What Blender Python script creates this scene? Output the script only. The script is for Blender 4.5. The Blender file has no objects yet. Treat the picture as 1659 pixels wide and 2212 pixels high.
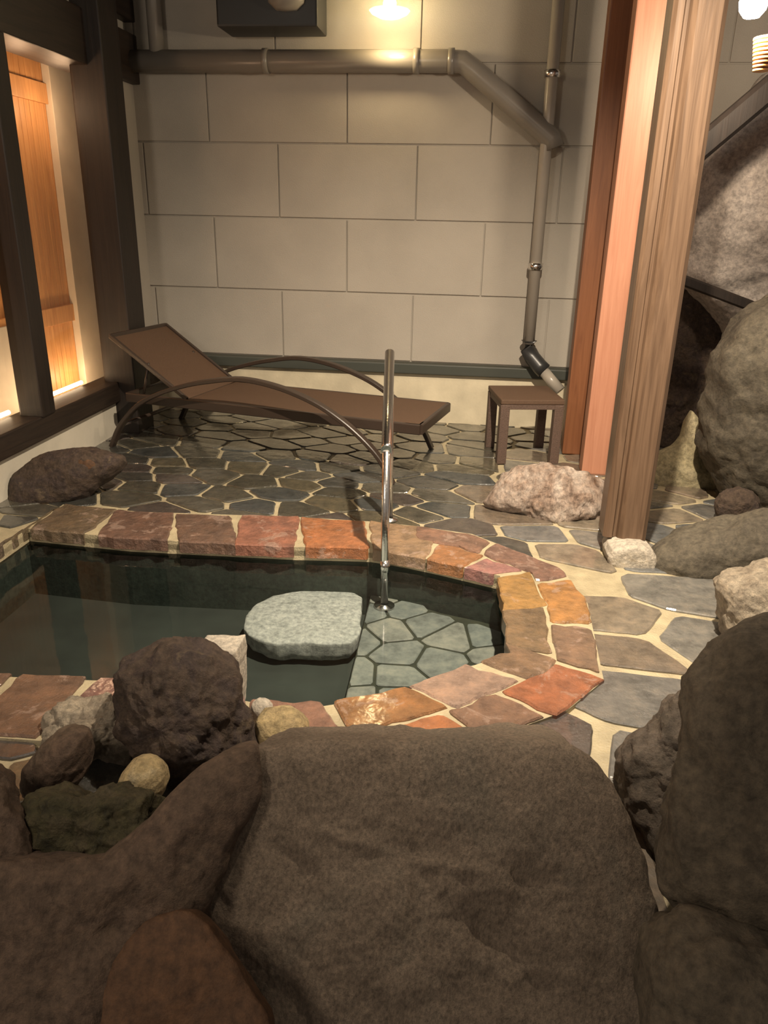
import bpy, bmesh, math, random
from mathutils import Vector, Matrix, noise
from mathutils.geometry import tessellate_polygon

# ---------------------------------------------------------------- camera
F_PX, W_PX, H_PX = 1661.0, 1659.0, 2212.0
YAW, PITCH, ROLL = math.radians(-6.53), math.radians(21.18), math.radians(1.22)
CAM = Vector((0, 0, 1.36))
_f = Vector((math.sin(YAW)*math.cos(PITCH), math.cos(YAW)*math.cos(PITCH), -math.sin(PITCH)))
_r0 = Vector((math.cos(YAW), -math.sin(YAW), 0)); _u0 = _r0.cross(_f)
_r = _r0*math.cos(ROLL)+_u0*math.sin(ROLL); _u = _u0*math.cos(ROLL)-_r0*math.sin(ROLL)
cam_data = bpy.data.cameras.new('camera')
cam_data.sensor_fit = 'VERTICAL'; cam_data.sensor_height = 36; cam_data.lens = 36*F_PX/H_PX
cam_data.clip_start = 0.05
cam = bpy.data.objects.new('camera', cam_data)
cam.matrix_world = Matrix(((_r.x, _u.x, -_f.x, CAM.x), (_r.y, _u.y, -_f.y, CAM.y), (_r.z, _u.z, -_f.z, CAM.z), (0, 0, 0, 1)))
bpy.context.collection.objects.link(cam)
bpy.context.scene.camera = cam

# ---------------------------------------------------------------- world, lights, exposure
sc = bpy.context.scene
sc.view_settings.view_transform = 'Standard'; sc.view_settings.look = 'None'
sc.view_settings.gamma = 1; sc.view_settings.use_curve_mapping = False
sc.view_settings.exposure = 0.0
w = bpy.data.worlds.new('night'); sc.world = w; w.use_nodes = True
w.node_tree.nodes['Background'].inputs[0].default_value = (0.95, 0.80, 0.66, 1)
w.node_tree.nodes['Background'].inputs[1].default_value = 0.22

def lamp_light(name, loc, energy, col, size=0.05, kind='POINT', rot=None, **kw):
    d = bpy.data.lights.new(name, kind); d.energy = energy; d.color = col
    if kind == 'AREA': d.size = size
    else: d.shadow_soft_size = size
    for k, v in kw.items(): setattr(d, k, v)
    o = bpy.data.objects.new(name, d); o.location = loc
    if rot: o.rotation_euler = rot
    bpy.context.collection.objects.link(o); return o
L_WALL = Vector((-0.61, 5.08, 2.43))        # small wall lamp over the deck
L_POST = Vector((1.0, 3.70, 2.17))         # bright lamp beside the posts
lamp_light('wall_lamp_light', L_WALL+Vector((0, -.04, -.13)), 7, (1.0, .76, .42), .04)
lamp_light('post_lamp_light', L_POST+Vector((-.03, -.03, -.12)), 44, (1.0, .80, .58), .04)
L_DECK = Vector((0.34, 1.95, 2.80))        # downlight hanging over the pool, aimed at the deck
AIM = Vector((-0.10, 3.4, 0.0))
lamp_light('pool_downlight_light', L_DECK, 860, (1.0, .84, .64), .03, kind='SPOT', spot_size=math.radians(100), spot_blend=1.0, rot=(AIM-L_DECK).to_track_quat('-Z', 'Y').to_euler())
for _y in (3.05, 3.72, 4.35, 4.8):
    lamp_light('window_foot_light', (-2.52, _y, .30), 4.5, (1.0, .66, .38), .03)
    lamp_light('window_head_light', (-2.47, _y, 1.9), 3.4, (1.0, .62, .36), .05)
lamp_light('fill_light', (-1.7, -0.1, 2.1), 100, (1.0, .84, .66), .25)  # added fill light, unseen behind the camera, lifts the foreground rocks

# ---------------------------------------------------------------- placing helpers
def ray(u, v): return (_f+_r*((u-W_PX/2)/F_PX)-_u*((v-H_PX/2)/F_PX))
def on_z(u, v, z): d = ray(u, v); return CAM+d*((z-CAM.z)/d.z)
def on_y(u, v, y): d = ray(u, v); return CAM+d*(y/d.y)
def on_x(u, v, x): d = ray(u, v); return CAM+d*(x/d.x)
def on_plane(u, v, p, n): d = ray(u, v); return CAM+d*((p-CAM).dot(n)/d.dot(n))

COL = bpy.context.collection
def mesh_obj(name, bm, mat, parent=None, smooth=False, loc=None):
    me = bpy.data.meshes.new(name); bm.to_mesh(me); bm.free()
    if mat: me.materials.append(mat)
    if smooth:
        for p in me.polygons: p.use_smooth = True
    o = bpy.data.objects.new(name, me); COL.objects.link(o)
    if loc is not None: o.location = loc
    if parent:
        o.parent = parent
        o.location = -parent.location if loc is None else loc-parent.location
    return o
def thing(name, label, cat, loc=(0, 0, 0), group=None):
    o = bpy.data.objects.new(name, None); COL.objects.link(o); o.location = loc
    o.empty_display_size = .1
    o['label'] = label; o['category'] = cat
    if group: o['group'] = group
    return o
def tag(o, label, cat, group=None, kind=None):
    o['label'] = label; o['category'] = cat
    if group: o['group'] = group
    if kind: o['kind'] = kind
    return o
def struct(name, bm, mat, smooth=False, label=None):
    o = mesh_obj(name, bm, mat, smooth=smooth); o['kind'] = 'structure'
    if label: o['label'] = label
    return o
def child(name, bm, mat, parent, smooth=False):
    """part built in world coordinates, parented to a thing that is not rotated"""
    me = bpy.data.meshes.new(name)
    p = parent; off = Vector((0, 0, 0))
    while p: off += p.location; p = p.parent
    bmesh.ops.translate(bm, verts=bm.verts, vec=-off)
    bm.to_mesh(me); bm.free(); me.materials.append(mat)
    if smooth:
        for q in me.polygons: q.use_smooth = True
    o = bpy.data.objects.new(name, me); COL.objects.link(o); o.parent = parent
    return o

def add_box(bm, lo, hi, bev=0.0):
    t = bmesh.new()
    bmesh.ops.create_cube(t, size=1)
    for v in t.verts:
        v.co = Vector([(lo[i]+hi[i])/2+v.co[i]*(hi[i]-lo[i]) for i in range(3)])
    if bev: bmesh.ops.bevel(t, geom=t.edges[:], offset=bev, segments=2, affect='EDGES', profile=.6)
    merge(bm, t)
def merge(bm, t):
    m = {}
    for v in t.verts: m[v] = bm.verts.new(v.co)
    for f in t.faces:
        try: bm.faces.new([m[v] for v in f.verts]).smooth = f.smooth
        except ValueError: pass
    t.free()
def box(lo, hi, bev=0.0):
    bm = bmesh.new(); add_box(bm, lo, hi, bev); return bm
def add_hexa(bm, pts, bev=0.0):
    """8 points: 4 bottom, 4 top, same winding"""
    t = bmesh.new(); v = [t.verts.new(p) for p in pts]
    for q in ((3, 2, 1, 0), (4, 5, 6, 7), (0, 1, 5, 4), (1, 2, 6, 5), (2, 3, 7, 6), (3, 0, 4, 7)): t.faces.new([v[i] for i in q])
    bmesh.ops.recalc_face_normals(t, faces=t.faces[:])
    if bev: bmesh.ops.bevel(t, geom=t.edges[:], offset=bev, segments=2, affect='EDGES', profile=.6)
    merge(bm, t)
def smooth_path(pts, n=6):
    out = []
    P = [pts[0]*2-pts[1]]+list(pts)+[pts[-1]*2-pts[-2]]
    for i in range(1, len(P)-2):
        a, b, c, d = P[i-1:i+3]
        for k in range(n):
            t = k/n
            out.append(.5*((2*b)+(c-a)*t+(2*a-5*b+4*c-d)*t*t+(3*b-a-3*c+d)*t**3))
    out.append(pts[-1]); return out
def add_tube(bm, pts, r, seg=14, rx=None, up=Vector((0, 0, 1)), square=False, cap=True):
    """sweep a round or flat section along a path; rx = half-width sideways"""
    rings = []
    for i, p in enumerate(pts):
        a = pts[max(i-1, 0)]; b = pts[min(i+1, len(pts)-1)]
        t = (b-a).normalized()
        s = t.cross(up)
        if s.length < 1e-4: s = t.cross(Vector((0, 1, 0)))
        s.normalize(); n = s.cross(t)
        ring = []
        if square:
            w_, h_ = (rx or r), r; c = min(w_, h_)*.35
            sec = [(w_, h_-c), (w_-c, h_), (-w_+c, h_), (-w_, h_-c), (-w_, -h_+c), (-w_+c, -h_), (w_-c, -h_), (w_, -h_+c)]
        else:
            sec = [(math.cos(2*math.pi*k/seg)*(rx or r), math.sin(2*math.pi*k/seg)*r) for k in range(seg)]
        for x, y in sec: ring.append(bm.verts.new(p+s*x+n*y))
        rings.append(ring)
    for A, B in zip(rings, rings[1:]):
        m = len(A)
        for k in range(m):
            f = bm.faces.new((A[k], A[(k+1) % m], B[(k+1) % m], B[k])); f.smooth = not square
    if cap:
        bm.faces.new(rings[0][::-1]); bm.faces.new(rings[-1])
def tube(pts, r, **k):
    bm = bmesh.new(); add_tube(bm, pts, r, **k); bmesh.ops.recalc_face_normals(bm, faces=bm.faces[:]); return bm
def lathe(profile, c, seg=32):
    bm = bmesh.new(); rings = []
    for r, z in profile:
        rings.append([bm.verts.new(Vector((math.cos(2*math.pi*k/seg)*max(r, 1e-4), math.sin(2*math.pi*k/seg)*max(r, 1e-4), z))+Vector(c)) for k in range(seg)])
    for A, B in zip(rings, rings[1:]):
        for k in range(seg): bm.faces.new((A[k], A[(k+1) % seg], B[(k+1) % seg], B[k])).smooth = True
    bmesh.ops.remove_doubles(bm, verts=bm.verts[:], dist=2e-4)
    bmesh.ops.recalc_face_normals(bm, faces=bm.faces[:]); return bm

# ---------------------------------------------------------------- materials
def new_mat(name):
    m = bpy.data.materials.new(name); m.use_nodes = True
    nt = m.node_tree; b = nt.nodes['Principled BSDF']; return m, nt, b
def N(nt, t, **k):
    n = nt.nodes.new(t)
    for a, v in k.items():
        if a in n.inputs.keys(): n.inputs[a].default_value = v
        else: setattr(n, a, v)
    return n
def ramp(nt, stops):
    r = nt.nodes.new('ShaderNodeValToRGB'); e = r.color_ramp.elements
    while len(e) < len(stops): e.new(.5)
    for i, (p, c) in enumerate(stops):
        e[i].position = p; e[i].color = (*c, 1) if len(c) == 3 else c
    return r
def mapping(nt, scale=(1, 1, 1)):
    g = N(nt, 'ShaderNodeNewGeometry'); m = N(nt, 'ShaderNodeMapping'); m.inputs['Scale'].default_value = scale
    nt.links.new(g.outputs['Position'], m.inputs['Vector']); return m.outputs[0]
def simple(name, col, rough=.5, metal=0, bump=0, bscale=200, var=.0, vscale=6, spec=.5):
    m, nt, b = new_mat(name)
    b.inputs['Roughness'].default_value = rough; b.inputs['Metallic'].default_value = metal
    b.inputs['Specular IOR Level'].default_value = spec
    v = mapping(nt)
    n = N(nt, 'ShaderNodeTexNoise', Scale=vscale, Detail=5.0); nt.links.new(v, n.inputs['Vector'])
    r = ramp(nt, [(.3, [c*(1-var) for c in col]), (.7, [min(1, c*(1+var)) for c in col])])
    nt.links.new(n.outputs['Fac'], r.inputs[0]); nt.links.new(r.outputs[0], b.inputs['Base Color'])
    if bump:
        n2 = N(nt, 'ShaderNodeTexNoise', Scale=bscale, Detail=3.0); nt.links.new(v, n2.inputs['Vector'])
        bp = N(nt, 'ShaderNodeBump', Strength=bump, Distance=.004); nt.links.new(n2.outputs['Fac'], bp.inputs['Height'])
        nt.links.new(bp.outputs[0], b.inputs['Normal'])
    return m
def rock_mat(name, cols, scale=7, rough=.8, bump=.7, streak=(1, 1, 1), spec=.35, dist=.012, fine=48):
    m, nt, b = new_mat(name)
    v = mapping(nt, streak)
    n = N(nt, 'ShaderNodeTexNoise', Scale=scale, Detail=9.0, Roughness=.65, Distortion=.7); nt.links.new(v, n.inputs['Vector'])
    k = len(cols); r = ramp(nt, [(.3+.42*i/(k-1), c) for i, c in enumerate(cols)])
    nt.links.new(n.outputs['Fac'], r.inputs[0])
    n3 = N(nt, 'ShaderNodeTexNoise', Scale=fine, Detail=6.0, Roughness=.7); nt.links.new(v, n3.inputs['Vector'])
    r3 = ramp(nt, [(.32, (.42, .42, .42)), (.5, (.95, .95, .95)), (.68, (1.5, 1.46, 1.4))]); nt.links.new(n3.outputs['Fac'], r3.inputs[0])
    mx = N(nt, 'ShaderNodeMix', data_type='RGBA', blend_type='MULTIPLY'); mx.inputs[0].default_value = .75
    nt.links.new(r.outputs[0], mx.inputs[6]); nt.links.new(r3.outputs[0], mx.inputs[7]); nt.links.new(mx.outputs[2], b.inputs['Base Color'])
    b.inputs['Roughness'].default_value = rough; b.inputs['Specular IOR Level'].default_value = spec
    n2 = N(nt, 'ShaderNodeTexNoise', Scale=scale*3.2, Detail=10.0, Roughness=.72); nt.links.new(v, n2.inputs['Vector'])
    bp = N(nt, 'ShaderNodeBump', Strength=bump, Distance=dist*2.2); nt.links.new(n2.outputs['Fac'], bp.inputs['Height'])
    bp2 = N(nt, 'ShaderNodeBump', Strength=bump, Distance=.006); nt.links.new(n3.outputs['Fac'], bp2.inputs['Height'])
    nt.links.new(bp.outputs[0], bp2.inputs['Normal']); nt.links.new(bp2.outputs[0], b.inputs['Normal'])
    return m
def stone_mat(name, wet=.25, bump=.5, blotch=None, film=0):
    """per-stone colour from the mesh attribute, mottled; wet patches vary the gloss"""
    m, nt, b = new_mat(name); v = mapping(nt)
    at = N(nt, 'ShaderNodeAttribute', attribute_name='stone')
    n = N(nt, 'ShaderNodeTexNoise', Scale=16.0, Detail=8.0, Roughness=.65); nt.links.new(v, n.inputs['Vector'])
    r = ramp(nt, [(.3, (.55, .55, .56)), (.5, (1, 1, 1)), (.72, (1.5, 1.4, 1.3))]); nt.links.new(n.outputs['Fac'], r.inputs[0])
    mx = N(nt, 'ShaderNodeMix', data_type='RGBA', blend_type='MULTIPLY'); mx.inputs[0].default_value = 1
    nt.links.new(at.outputs['Color'], mx.inputs[6]); nt.links.new(r.outputs[0], mx.inputs[7])
    out = mx.outputs[2]
    if blotch:
        nb = N(nt, 'ShaderNodeTexNoise', Scale=9.0, Detail=10.0, Roughness=.7, Distortion=.4); nt.links.new(v, nb.inputs['Vector'])
        rb = ramp(nt, [(.56, (0, 0, 0)), (.6, (1, 1, 1))]); nt.links.new(nb.outputs['Fac'], rb.inputs[0])
        m2 = N(nt, 'ShaderNodeMix', data_type='RGBA'); m2.inputs[7].default_value = (*blotch, 1)
        mul = N(nt, 'ShaderNodeMath', operation='MULTIPLY'); mul.inputs[1].default_value = .45
        nt.links.new(rb.outputs[0], mul.inputs[0]); nt.links.new(mul.outputs[0], m2.inputs[0])
        nt.links.new(out, m2.inputs[6]); out = m2.outputs[2]
    nt.links.new(out, b.inputs['Base Color'])
    nr = N(nt, 'ShaderNodeTexNoise', Scale=5.0, Detail=6.0, Roughness=.6); nt.links.new(v, nr.inputs['Vector'])
    rr = ramp(nt, [(.4, (wet,)*3), (.62, (.6,)*3)]); nt.links.new(nr.outputs['Fac'], rr.inputs[0])
    nt.links.new(rr.outputs[0], b.inputs['Roughness'])
    if film:
        b.inputs['Coat Weight'].default_value = film; b.inputs['Coat IOR'].default_value = 1.6; b.inputs['Coat Roughness'].default_value = .11
        nf = N(nt, 'ShaderNodeTexNoise', Scale=14.0, Detail=3.0); nt.links.new(v, nf.inputs['Vector'])
        bf = N(nt, 'ShaderNodeBump', Strength=.4, Distance=.005); nt.links.new(nf.outputs['Fac'], bf.inputs['Height'])
        nt.links.new(bf.outputs[0], b.inputs['Coat Normal'])
    n2 = N(nt, 'ShaderNodeTexNoise', Scale=38.0, Detail=8.0, Roughness=.65); nt.links.new(v, n2.inputs['Vector'])
    bp = N(nt, 'ShaderNodeBump', Strength=bump, Distance=.014); nt.links.new(n2.outputs['Fac'], bp.inputs['Height'])
    nt.links.new(bp.outputs[0], b.inputs['Normal'])
    return m
def wood_mat(name, c1, c2, axis='Z', rough=.5, bump=.25, scale=1.0):
    m, nt, b = new_mat(name)
    s = {'Z': (22, 22, 1.2), 'Y': (22, 1.2, 22), 'X': (1.2, 22, 22)}[axis]
    v = mapping(nt, [k*scale for k in s])
    n = N(nt, 'ShaderNodeTexNoise', Scale=1.6, Detail=6.0, Roughness=.6, Distortion=1.2); nt.links.new(v, n.inputs['Vector'])
    r = ramp(nt, [(.3, c1), (.7, c2)]); nt.links.new(n.outputs['Fac'], r.inputs[0]); nt.links.new(r.outputs[0], b.inputs['Base Color'])
    b.inputs['Roughness'].default_value = rough
    bp = N(nt, 'ShaderNodeBump', Strength=bump, Distance=.004); nt.links.new(n.outputs['Fac'], bp.inputs['Height']); nt.links.new(bp.outputs[0], b.inputs['Normal'])
    return m
def emit_mat(name, col, strength):
    m, nt, b = new_mat(name)
    b.inputs['Base Color'].default_value = (*col, 1)
    b.inputs['Emission Color'].default_value = (*col, 1); b.inputs['Emission Strength'].default_value = strength
    return m

M = {}
M['block'] = simple('painted_block', (.40, .365, .315), .8, bump=.45, bscale=160, var=.06, vscale=3, spec=.3)
M['plaster'] = simple('pale_plaster', (.62, .55, .40), .75, bump=.3, bscale=60, var=.16, vscale=5)
M['plaster_l'] = simple('left_plaster', (.62, .57, .47), .8, bump=.2, bscale=60, var=.08)
M['ledge'] = simple('dark_metal_ledge', (.055, .06, .05), .5)
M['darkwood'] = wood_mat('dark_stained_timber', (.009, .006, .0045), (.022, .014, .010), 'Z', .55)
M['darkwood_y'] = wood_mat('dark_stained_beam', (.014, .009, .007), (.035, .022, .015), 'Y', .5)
M['cedar'] = wood_mat('red_cedar_post', (.40, .175, .105), (.50, .24, .150), 'Z', .5, .1)
M['cedar_dark'] = wood_mat('brown_cedar_post', (.17, .062, .024), (.25, .098, .040), 'Z', .5, .1)
M['post'] = wood_mat('weathered_brown_post', (.085, .050, .030), (.19, .120, .076), 'Z', .42, .3)
M['screen'] = wood_mat('honey_wood_screen', (.50, .24, .085), (.72, .38, .15), 'Z', .45, .3)
M['weave'] = simple('brown_woven_mesh', (.10, .056, .032), .6, bump=.8, bscale=420, var=.15, vscale=160)
M['frame'] = simple('dark_brown_metal', (.040, .027, .020), .38, var=.1)
M['rattan'] = simple('dark_woven_rattan', (.10, .062, .046), .55, bump=.9, bscale=260, var=.3, vscale=180)
M['pipe'] = simple('grey_plastic_pipe', (.22, .20, .175), .28, var=.05)
M['pipe_pale'] = simple('taupe_plastic_pipe', (.38, .34, .29), .3, var=.05)
M['pipe_dark'] = simple('dark_plastic_elbow', (.035, .035, .035), .35)
M['steel'] = simple('brushed_steel', (.80, .78, .76), .2, metal=1, bump=.15, bscale=90)
M['black'] = simple('black_plastic', (.02, .02, .02), .4)
M['mortar'] = simple('tan_mortar', (.40, .34, .22), .5, bump=.9, bscale=120, var=.2, vscale=12)
M['flag'] = stone_mat('wet_flagstone', .16, .55, film=1)
M['coping'] = stone_mat('red_coping_stone', .3, 1.0, (.42, .30, .24), film=.5)
M['bench'] = stone_mat('underwater_flagstone', .6, .2)
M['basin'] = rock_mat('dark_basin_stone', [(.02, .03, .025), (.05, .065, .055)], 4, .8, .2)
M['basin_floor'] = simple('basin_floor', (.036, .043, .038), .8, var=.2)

# ---------------------------------------------------------------- rocks
def chaikin(P, it=1):
    for _ in range(it):
        Q = []
        for i in range(len(P)):
            a, b = P[i], P[(i+1) % len(P)]
            Q += [a*.75+b*.25, a*.25+b*.75]
        P = Q
    return P
def rock(name, px, mat, plane_pt, normal, front, back, seed=0, amp=.03, freq=4.0, ridge=.5, p=2.3, it=1, n=160, rings=40, center=None, creases=()):
    """a solid boulder: outline laid on a plane that stands in the garden, bulging to both sides"""
    nrm = Vector(normal).normalized(); P0 = Vector(plane_pt)
    pts = chaikin([on_plane(u, v, P0, nrm) for u, v in px], it)
    # resample
    L = [0]
    for i in range(len(pts)): L.append(L[-1]+(pts[(i+1) % len(pts)]-pts[i]).length)
    tot = L[-1]; out = []; j = 0
    for k in range(n):
        s = tot*k/n
        while L[j+1] < s: j += 1
        t = (s-L[j])/max(L[j+1]-L[j], 1e-9)
        out.append(pts[j].lerp(pts[(j+1) % len(pts)], t))
    c = sum(out, Vector())/n if center is None else on_plane(*center, P0, nrm)
    size = sum((q-c).length for q in out)/n
    bm = bmesh.new()
    def disp(pt, dirv):
        q = pt*freq+Vector((seed*13.1, seed*7.7, seed*3.3))
        a = noise.fractal(q, 1.0, 2.1, 5)
        r_ = abs(noise.noise(q*.8+Vector((9, 9, 9))))
        cell = noise.voronoi(q*.7)[0]; fc = (cell[1]-cell[0])
        fine_ = noise.fractal(q*4.3, .9, 2.2, 4)*amp*.4
        cr = 0
        for ca, cb, cw, cd in CR:
            ab = cb-ca; t_ = max(0, min(1, (pt-ca).dot(ab)/ab.length_squared)); dd = (pt-(ca+ab*t_)).length
            cr += cd*math.exp(-(dd/cw)**2)*math.sin(math.pi*min(1, max(0, t_*.9+.05)))
        return pt+dirv*(cr+fine_+amp*(a*1.0-ridge*r_*1.6+ridge*min(fc, .5)*1.2-.1))
    CR = [(on_plane(*a_, P0+nrm*front, nrm), on_plane(*b_, P0+nrm*front, nrm), cw, cd) for a_, b_, cw, cd in creases]
    sides = []
    for sgn, T in ((1, front), (-1, back)):
        layer = []
        for k in range(rings):
            q = math.sin((k+1)/rings*math.pi/2) if False else (1-(1-(k+1)/rings)**1.7)
            ring = []
            h = T*(max(0, 1-q**p))**(1/p)
            for pt in out:
                base = c+(pt-c)*q+nrm*h*sgn
                dirv = (pt-c).normalized()*(q*.9)+nrm*sgn*(1-q*.85)
                ring.append(disp(base, dirv.normalized()))
            layer.append(ring)
        sides.append((layer, disp(c+nrm*T*sgn, nrm*sgn)))
    # shared rim
    rim = [bm.verts.new((a+b)/2) for a, b in zip(sides[0][0][-1], sides[1][0][-1])]
    for layer, top in sides:
        V = [[bm.verts.new(q) for q in ring] for ring in layer[:-1]]+[rim]
        tv = bm.verts.new(top)
        for i in range(n):
            bm.faces.new((tv, V[0][i], V[0][(i+1) % n]))
        for A, B in zip(V, V[1:]):
            for i in range(n): bm.faces.new((A[i], B[i], B[(i+1) % n], A[(i+1) % n]))
    bmesh.ops.recalc_face_normals(bm, faces=bm.faces[:])
    return mesh_obj(name, bm, mat, smooth=True)

# ---------------------------------------------------------------- structure: back wall
WY = 5.3
rnd = random.Random(4)
X0, X1 = -2.34, 2.9
bm = bmesh.new()
add_box(bm, (X0, WY+.012, .38), (X1, WY+.2, 3.3))
joints = [.415, .863, 1.323, 1.768, 2.215, 2.66, 3.1]
for i, (a, b) in enumerate(zip(joints, joints[1:])):
    off = -1.34+(.5*.897 if i % 2 else 0)-.897*3
    x = off
    while x < X1:
        xa, xb = max(x, X0), min(x+.897, X1)
        if xb-xa > .03: add_box(bm, (xa+.004, WY, a+.005), (xb-.004, WY+.03, b-.005), .004)
        x += .897
struct('wall_back', bm, M['block'])
struct('wall_base', box((X0, WY-.03, -.1), (X1, WY+.2, .35), .004), M['plaster'])
struct('trim_1', box((X0, WY-.07, .345), (X1, WY+.05, .412), .006), M['ledge'])

# left wall: plaster base, sill, timber frame, panes, screen beyond
XL = -2.27
struct('wall_left', box((XL-.16, 1.2, -.1), (XL, WY, .215), .004), M['plaster_l'])
struct('trim_2', box((XL-.14, 1.2, .212), (XL+.035, WY, .335), .008), M['darkwood_y'])
zt = on_x(130, 125, XL).z
bm = box((XL-.2, 1.2, zt), (XL+.05, WY, zt+.27), .008)
struct('trim_3', bm, M['darkwood_y'])
struct('trim_4', box((XL-.2, 1.2, zt+.34), (XL+.05, WY, zt+.7), .008), M['darkwood_y'])
struct('wall_left_upper', box((XL-.2, 1.2, zt+.27), (XL-.02, WY, 3.3)), M['plaster_l'])
struct('wall_left_end', box((XL-.2, 4.9, .33), (XL, WY, zt+.01)), M['block'])
struct('wall_outer', box((XL-.75, 1.2, -.1), (XL-.6, 5.8, 3.3)), M['plaster_l'])
struct('ceiling', box((-2.5, 1.6, 3.1), (2.9, 5.5, 3.2)), M['darkwood_y'])

# ---------------------------------------------------------------- pool outline
Z0 = 0.0
inner = [on_z(u, v, .02) for u, v in ((60, 1138), (280, 1160), (480, 1170), (640, 1178), (800, 1182), (880, 1195), (960, 1212), (1080, 1240), (1094, 1310), (1103, 1408), (1000, 1440), (900, 1480), (830, 1500), (700, 1520), (590, 1520))]
inner = [Vector((p.x, p.y)) for p in inner]
inner += [Vector((-.95, 1.90)), Vector((-1.45, 1.86)), Vector((inner[0].x, 1.86))]
outer = [on_z(u, v, .02) for u, v in ((115, 1085), (300, 1102), (480, 1108), (640, 1113), (800, 1123), (900, 1133), (1020, 1150), (1215, 1225), (1270, 1300), (1305, 1465), (1225, 1530), (1100, 1575), (960, 1625), (790, 1690), (600, 1700))]
outer = [Vector((p.x, p.y)) for p in outer]
outer[0] = Vector((inner[0].x-.0, outer[1].y+.03))
outer += [Vector((-.95, 1.60)), Vector((-1.5, 1.58)), Vector((inner[0].x-.05, 1.5))]

def inside(p, poly):
    c = False; n_ = len(poly)
    for i in range(n_):
        a, b = poly[i], poly[i-1]
        if (a.y > p.y) != (b.y > p.y) and p.x < (b.x-a.x)*(p.y-a.y)/(b.y-a.y)+a.x: c = not c
    return c
def edge_dist(p, poly):
    d = 9
    for i in range(len(poly)):
        a, b = poly[i-1], poly[i]; ab = b-a
        t = max(0, min(1, (p-a).dot(ab)/max(ab.dot(ab), 1e-9)))
        d = min(d, (p-a-ab*t).length)
    return d
def clip(poly, p, n_):
    out = []
    for i in range(len(poly)):
        a, b = poly[i-1], poly[i]
        da, db = (a-p).dot(n_), (b-p).dot(n_)
        if da <= 0: out.append(a)
        if (da < 0) != (db < 0) and abs(da-db) > 1e-12:
            out.append(a+(b-a)*(da/(da-db)))
    return out
def voronoi_cell(i, seeds, gap, box_):
    s = seeds[i]; poly = [Vector(q) for q in box_]
    near = sorted(range(len(seeds)), key=lambda j: (seeds[j]-s).length)[1:26]
    for j in near:
        d = seeds[j]-s; L_ = d.length; n_ = d/L_
        poly = clip(poly, s+n_*(L_/2-gap/2), n_)
        if len(poly) < 3: return []
    return poly
def add_stone(bm, lay, poly, z, h, col, rng, chamfer=.006, rough=0.0):
    c = sum(poly, Vector((0, 0)))/len(poly)
    tilt = Vector((rng.uniform(-1, 1), rng.uniform(-1, 1)))*(.006 if c.y < 3.6 else .0008)
    P = []
    for i in range(len(poly)):
        a, b = poly[i], poly[(i+1) % len(poly)]; P += [a.lerp(b, .09), a.lerp(b, .91)]
    # drop very short edges
    Q = [P[0]]
    for q in P[1:]:
        if (q-Q[-1]).length > .004: Q.append(q)
    P = Q
    if rough:
        R_ = []
        for i in range(len(P)):
            a, b = P[i], P[(i+1) % len(P)]
            k = max(1, int((b-a).length/.03))
            for t in range(k):
                q = a.lerp(b, t/k); w_ = Vector((q.x*18, q.y*18, z*5))
                R_.append(q+Vector((noise.noise(w_), noise.noise(w_+Vector((7, 3, 1)))))*rough)
        P = R_
    if len(P) < 3: return
    def ins(q): d = (c-q); return q+d*min(.3, chamfer/max(d.length, .01))
    b_ = [bm.verts.new((q.x, q.y, z-h)) for q in P]
    m_ = [bm.verts.new((q.x, q.y, z-chamfer*.8+(q-c).dot(tilt))) for q in P]
    t_ = [bm.verts.new((*ins(q), z+(q-c).dot(tilt))) for q in P]
    fs = [bm.faces.new(t_)]
    n_ = len(P)
    for A, B in ((b_, m_), (m_, t_)):
        for i in range(n_): fs.append(bm.faces.new((A[i], A[(i+1) % n_], B[(i+1) % n_], B[i])))
    for f in fs:
        for l in f.loops: l[lay] = (*col, 1)

# floor: mortar bed with a hole where the pool is
FX0, FX1, FY0, FY1 = -2.32, 2.6, 1.25, 5.35
hole = inner
def slab_with_hole(zt_, zb):
    bm = bmesh.new()
    loops = [[Vector((FX0, FY0, 0)), Vector((FX1, FY0, 0)), Vector((FX1, FY1, 0)), Vector((FX0, FY1, 0))], [Vector((p.x, p.y, 0)) for p in hole]]
    flat = [q for l in loops for q in l]
    T = [bm.verts.new((q.x, q.y, zt_)) for q in flat]
    for tri in tessellate_polygon(loops):
        try: bm.faces.new([T[i] for i in tri])
        except ValueError: pass
    B = [bm.verts.new((q.x, q.y, zb)) for q in flat[4:]]
    for i in range(len(B)):
        j = (i+1) % len(B); bm.faces.new((T[4+i], T[4+j], B[j], B[i]))
    bmesh.ops.recalc_face_normals(bm, faces=bm.faces[:])
    for f in bm.faces:
        if abs(f.normal.z) > .9 and f.normal.z < 0: f.normal_flip()
    return bm
struct('floor', slab_with_hole(-.006, -.05), M['mortar'])
bm = bmesh.new(); lay = bm.loops.layers.float_color.new('stone')
rng = random.Random(21)
seeds = []; radii = []
def fwd(p): return Vector((p.x*.72+p.y*.22, p.y))
def inv(q): return Vector(((q.x-q.y*.22)/.72, q.y))
tries = 0
while tries < 14000:
    tries += 1
    p = Vector((rng.uniform(FX0, FX1), rng.uniform(FY0, FY1))); q = fwd(p)
    base = .105 if p.x < .1 else (.13 if p.y > 3.2 else .17)
    r_ = base*rng.choice((.7, 1, 1, 1.35))
    if all((q-a_).length > (r_+b_)*.78 for a_, b_ in zip(seeds, radii)): seeds.append(q); radii.append(r_)
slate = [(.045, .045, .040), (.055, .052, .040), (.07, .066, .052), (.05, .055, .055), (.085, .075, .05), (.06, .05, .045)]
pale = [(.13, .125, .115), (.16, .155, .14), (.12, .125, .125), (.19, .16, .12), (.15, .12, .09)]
outer_in = outer
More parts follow.
